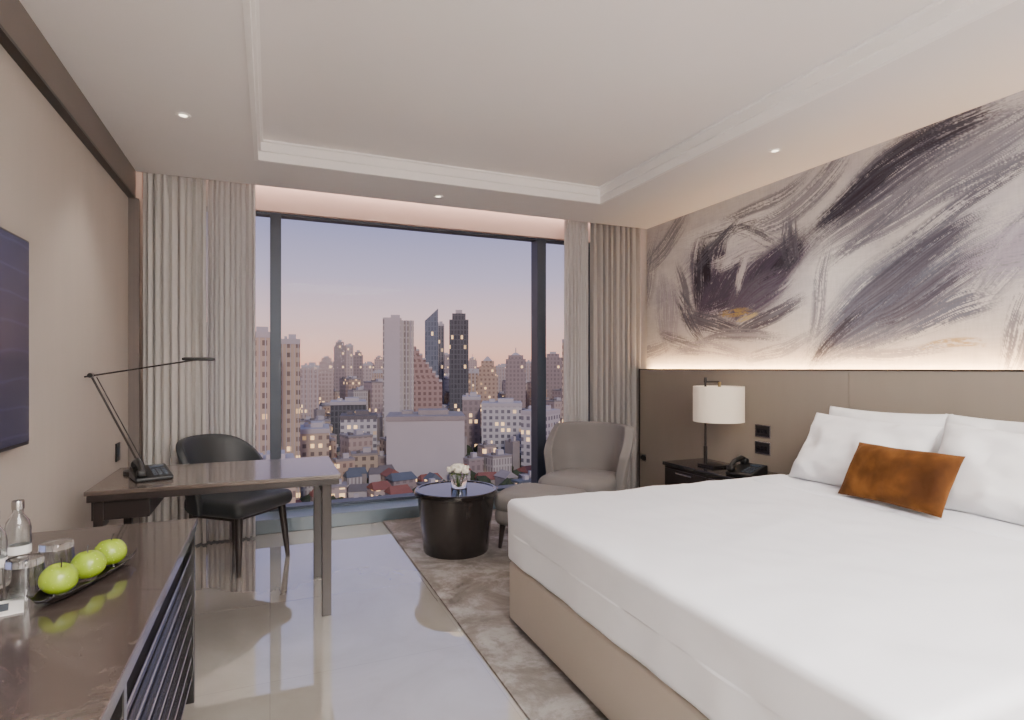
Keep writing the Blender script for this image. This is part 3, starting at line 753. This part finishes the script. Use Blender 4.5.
tower(21.2,22.5,560,zt(366,560),Ff)
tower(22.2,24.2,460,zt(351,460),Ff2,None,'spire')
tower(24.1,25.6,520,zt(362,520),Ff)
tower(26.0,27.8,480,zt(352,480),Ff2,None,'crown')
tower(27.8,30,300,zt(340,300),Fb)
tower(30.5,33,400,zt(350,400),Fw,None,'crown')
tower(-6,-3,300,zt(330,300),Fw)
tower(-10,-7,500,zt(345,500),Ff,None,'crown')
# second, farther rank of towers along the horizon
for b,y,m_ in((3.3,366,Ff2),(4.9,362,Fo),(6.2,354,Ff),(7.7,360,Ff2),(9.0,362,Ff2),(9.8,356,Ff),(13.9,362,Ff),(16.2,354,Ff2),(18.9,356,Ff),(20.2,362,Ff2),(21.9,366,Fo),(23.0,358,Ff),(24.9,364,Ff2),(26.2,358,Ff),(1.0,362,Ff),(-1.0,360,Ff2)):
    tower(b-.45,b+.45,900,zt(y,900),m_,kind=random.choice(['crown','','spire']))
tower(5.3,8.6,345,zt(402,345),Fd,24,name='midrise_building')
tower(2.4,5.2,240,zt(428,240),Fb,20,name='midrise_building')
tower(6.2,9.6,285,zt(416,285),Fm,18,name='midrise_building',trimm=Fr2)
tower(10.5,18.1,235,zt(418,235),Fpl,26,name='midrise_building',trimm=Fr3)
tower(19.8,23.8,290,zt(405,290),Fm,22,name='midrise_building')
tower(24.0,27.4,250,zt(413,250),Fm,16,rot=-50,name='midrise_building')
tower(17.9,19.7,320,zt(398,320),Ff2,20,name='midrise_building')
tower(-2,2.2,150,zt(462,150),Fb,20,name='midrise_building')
NT_=len(FOOT)
random.seed(21)
bm=bmesh.new()
mats=[Ff,Ff2,Fo,Fb,Fw,Froof,Fr2,Fr3,Fbl,Fpl]
placed={}
def free(x,y,r):
    for fx,fy,fr in FOOT[:NT_]:
        if (x-fx)**2+(y-fy)**2<(r+fr)**2: return False
    gx,gy=int(x//20),int(y//20)
    for i in(-1,0,1):
        for j in(-1,0,1):
            for fx,fy,fr in placed.get((gx+i,gy+j),[]):
                if (x-fx)**2+(y-fy)**2<((r+fr)*.82)**2: return False
    placed.setdefault((gx,gy),[]).append((x,y,r)); return True
tm=simple('tree_foliage',srgb(60,70,50),.9,var=.4,vs=.3)
tb=bmesh.new()
def tree(x,y,r):
    mt=Matrix.Translation((x,y,G+r*1.2))@Matrix.Diagonal((1,1,random.uniform(.9,1.4),1))
    ret=bmesh.ops.create_icosphere(tb,subdivisions=1,radius=r,matrix=mt)
    for v_ in ret['verts']:
        v_.co+=Vector((noise.noise(v_.co*.7),noise.noise(v_.co*.7+Vector((9,0,0))),noise.noise(v_.co*.7+Vector((0,9,0)))))*r*.6
for i in range(420):
    b=random.choice([random.uniform(-5,32),random.uniform(17,24)]); dd=random.uniform(150,420)
    p=bearing_point(b,dd); r=random.uniform(1.8,3.4)
    if free(p.x,p.y,r*.6): tree(p.x,p.y,r)
for i in range(16000):
    b=random.choice([random.uniform(-4,31),random.uniform(-4,31),random.uniform(-16,42)]); dd=random.choice([random.uniform(110,260),random.uniform(200,420),random.uniform(300,800),random.uniform(600,1700)])
    if dd<420:
        hh=random.uniform(3,8) if dd<210 else random.choice([random.uniform(4,9),random.uniform(7,20)]); w=random.uniform(5,10) if dd<240 else random.uniform(6,14)
        mi=random.choice([3,4,0,2,4,7,0,9,1])
    elif dd<800: hh=random.choice([random.uniform(10,26),random.uniform(16,40)]); w=random.uniform(9,20); mi=random.choice([0,1,2,3,4,0])
    else: hh=random.choice([random.uniform(15,38),random.uniform(24,50)]); w=random.uniform(13,26); mi=random.choice([0,1,0,2])
    p=bearing_point(b,dd)
    if dd<235 and 9<b<20: hh=min(hh,8)
    d2=w*random.uniform(.6,1.2)
    if not free(p.x,p.y,max(w,d2)*.6): continue
    rot=random.choice([.2,.2,.2+math.pi/2,-.1])
    rawbox(bm,p.x,p.y,w,d2,G,G+hh,rot,mi)
    if hh<9:
        if random.random()<.6: gable(bm,p.x,p.y,w*1.1,d2*1.1,G+hh,G+hh+2.2,rot,random.choice([5,5,6,7,5,8]))
        else:
            rawbox(bm,p.x,p.y,w*1.04,d2*1.04,G+hh,G+hh+.7,rot,random.choice([6,7,7,6,8])); rawbox(bm,p.x+w*.15,p.y,w*.25,d2*.3,G+hh+.7,G+hh+2.2,rot,9)
    else:
        rawbox(bm,p.x,p.y,w*1.03,d2*1.03,G+hh-.3,G+hh+.6,rot,7)
        rawbox(bm,p.x+w*.1,p.y,w*.3,d2*.3,G+hh,G+hh+2.5,rot,9); rawbox(bm,p.x-w*.25,p.y-d2*.2,w*.15,d2*.2,G+hh,G+hh+1.6,rot,6)
bmesh.ops.recalc_face_normals(bm,faces=bm.faces)
me=bpy.data.meshes.new('city_lowrise_buildings'); bm.to_mesh(me); bm.free()
for m_ in mats: me.materials.append(m_)
COL.objects.link(bpy.data.objects.new('city_lowrise_buildings',me))
for i in range(3000):
    b=random.uniform(-5,32); dd=random.uniform(110,420)
    p=bearing_point(b,dd); r=random.uniform(1.0,2.2)
    if free(p.x,p.y,r*.6): tree(p.x,p.y,r)
me=bpy.data.meshes.new('city_trees'); tb.to_mesh(me); tb.free(); me.materials.append(tm)
COL.objects.link(bpy.data.objects.new('city_trees',me))
gm=simple('city_ground_asphalt',srgb(98,94,94),.9,var=.3,vs=.03)
mesh('city_ground',[(-4000,20,G),(6000,20,G),(6000,7000,G),(-4000,7000,G)],[(0,1,2,3)],gm)

# ---------------------------------------------------------------- world sky (dusk gradient by elevation)
w=bpy.data.worlds.new('dusk_sky'); S.world=w; w.use_nodes=True; nt=w.node_tree
bg=nt.nodes['Background']; tc=nt.nodes.new('ShaderNodeTexCoord'); sx=nt.nodes.new('ShaderNodeSeparateXYZ'); rp=nt.nodes.new('ShaderNodeValToRGB')
nt.links.new(tc.outputs['Generated'],sx.inputs[0]); nt.links.new(sx.outputs[2],rp.inputs[0]); nt.links.new(rp.outputs[0],bg.inputs[0])
e=rp.color_ramp.elements; e[0].position=0; e[0].color=srgb(242,172,146); e[1].position=1; e[1].color=srgb(108,116,156)
for p,c in((.03,srgb(238,184,166)),(.08,srgb(218,184,186)),(.15,srgb(178,166,190)),(.24,srgb(140,140,178)),(.4,srgb(122,128,168))):
    x=e.new(p); x.color=c
bg.inputs[1].default_value=1.6

# ---------------------------------------------------------------- lights
def area(name,loc,rot,sx_,sy_,en,c,spread=180):
    l=bpy.data.lights.new(name,'AREA'); l.shape='RECTANGLE'; l.size=sx_; l.size_y=sy_; l.energy=en; l.color=c; l.spread=math.radians(spread)
    o=bpy.data.objects.new(name,l); o.location=loc; o.rotation_euler=rot; COL.objects.link(o); return o
area('ceiling_fill_light',(1.3,-.9,CZ+.11),(0,0,0),2.2,1.4,265,(1,.96,.935))  # added area fill, out of view behind the camera, to brighten the room
def point(name,loc,en,c,r):
    l=bpy.data.lights.new(name,'POINT'); l.energy=en; l.color=c; l.shadow_soft_size=r
    o=bpy.data.objects.new(name,l); o.location=loc; COL.objects.link(o); return o
point('room_fill_light',(1.0,-1.4,1.7),165,(1,.96,.935),.45)  # soft fill added behind the camera to lift walls and ceiling; no fixture there
area('headboard_cove_light',(3.545,1.2,1.318),(0,math.radians(-118),0),.03,7.4,90,(1,.60,.28))
area('curtain_pocket_light',(1.33,5.3,2.97),(math.radians(0),0,0),4.3,.06,16,(1,.70,.58))
point('table_lamp_bulb_light',(3.30,3.58,NZ+.49),9,(1,.80,.60),.03)
for x,y,p_ in DL:
    l=bpy.data.lights.new('downlight_spot','SPOT'); l.energy=p_*4.6; l.spot_size=math.radians(95); l.spot_blend=.9; l.shadow_soft_size=.04; l.color=(1,.90,.81)
    o=bpy.data.objects.new('downlight_spot',l); o.location=(x,y,CZ-.015); COL.objects.link(o)
sl=bpy.data.lights.new('sunset_sun','SUN'); sl.energy=1.8; sl.angle=math.radians(6); sl.color=(1,.84,.74)
so=bpy.data.objects.new('sunset_sun',sl); COL.objects.link(so); so.rotation_euler=Vector((.12,.85,-.45)).to_track_quat('-Z','Y').to_euler()

# ---------------------------------------------------------------- camera
cam=bpy.data.cameras.new('camera'); co_=bpy.data.objects.new('camera',cam); COL.objects.link(co_)
cam.sensor_width=36; cam.lens=575/1024*36; cam.shift_y=8/1024; cam.clip_end=12000; cam.clip_start=.05
co_.location=(0,0,H); co_.rotation_euler=(math.pi/2,0,-math.atan(242/575))
S.camera=co_
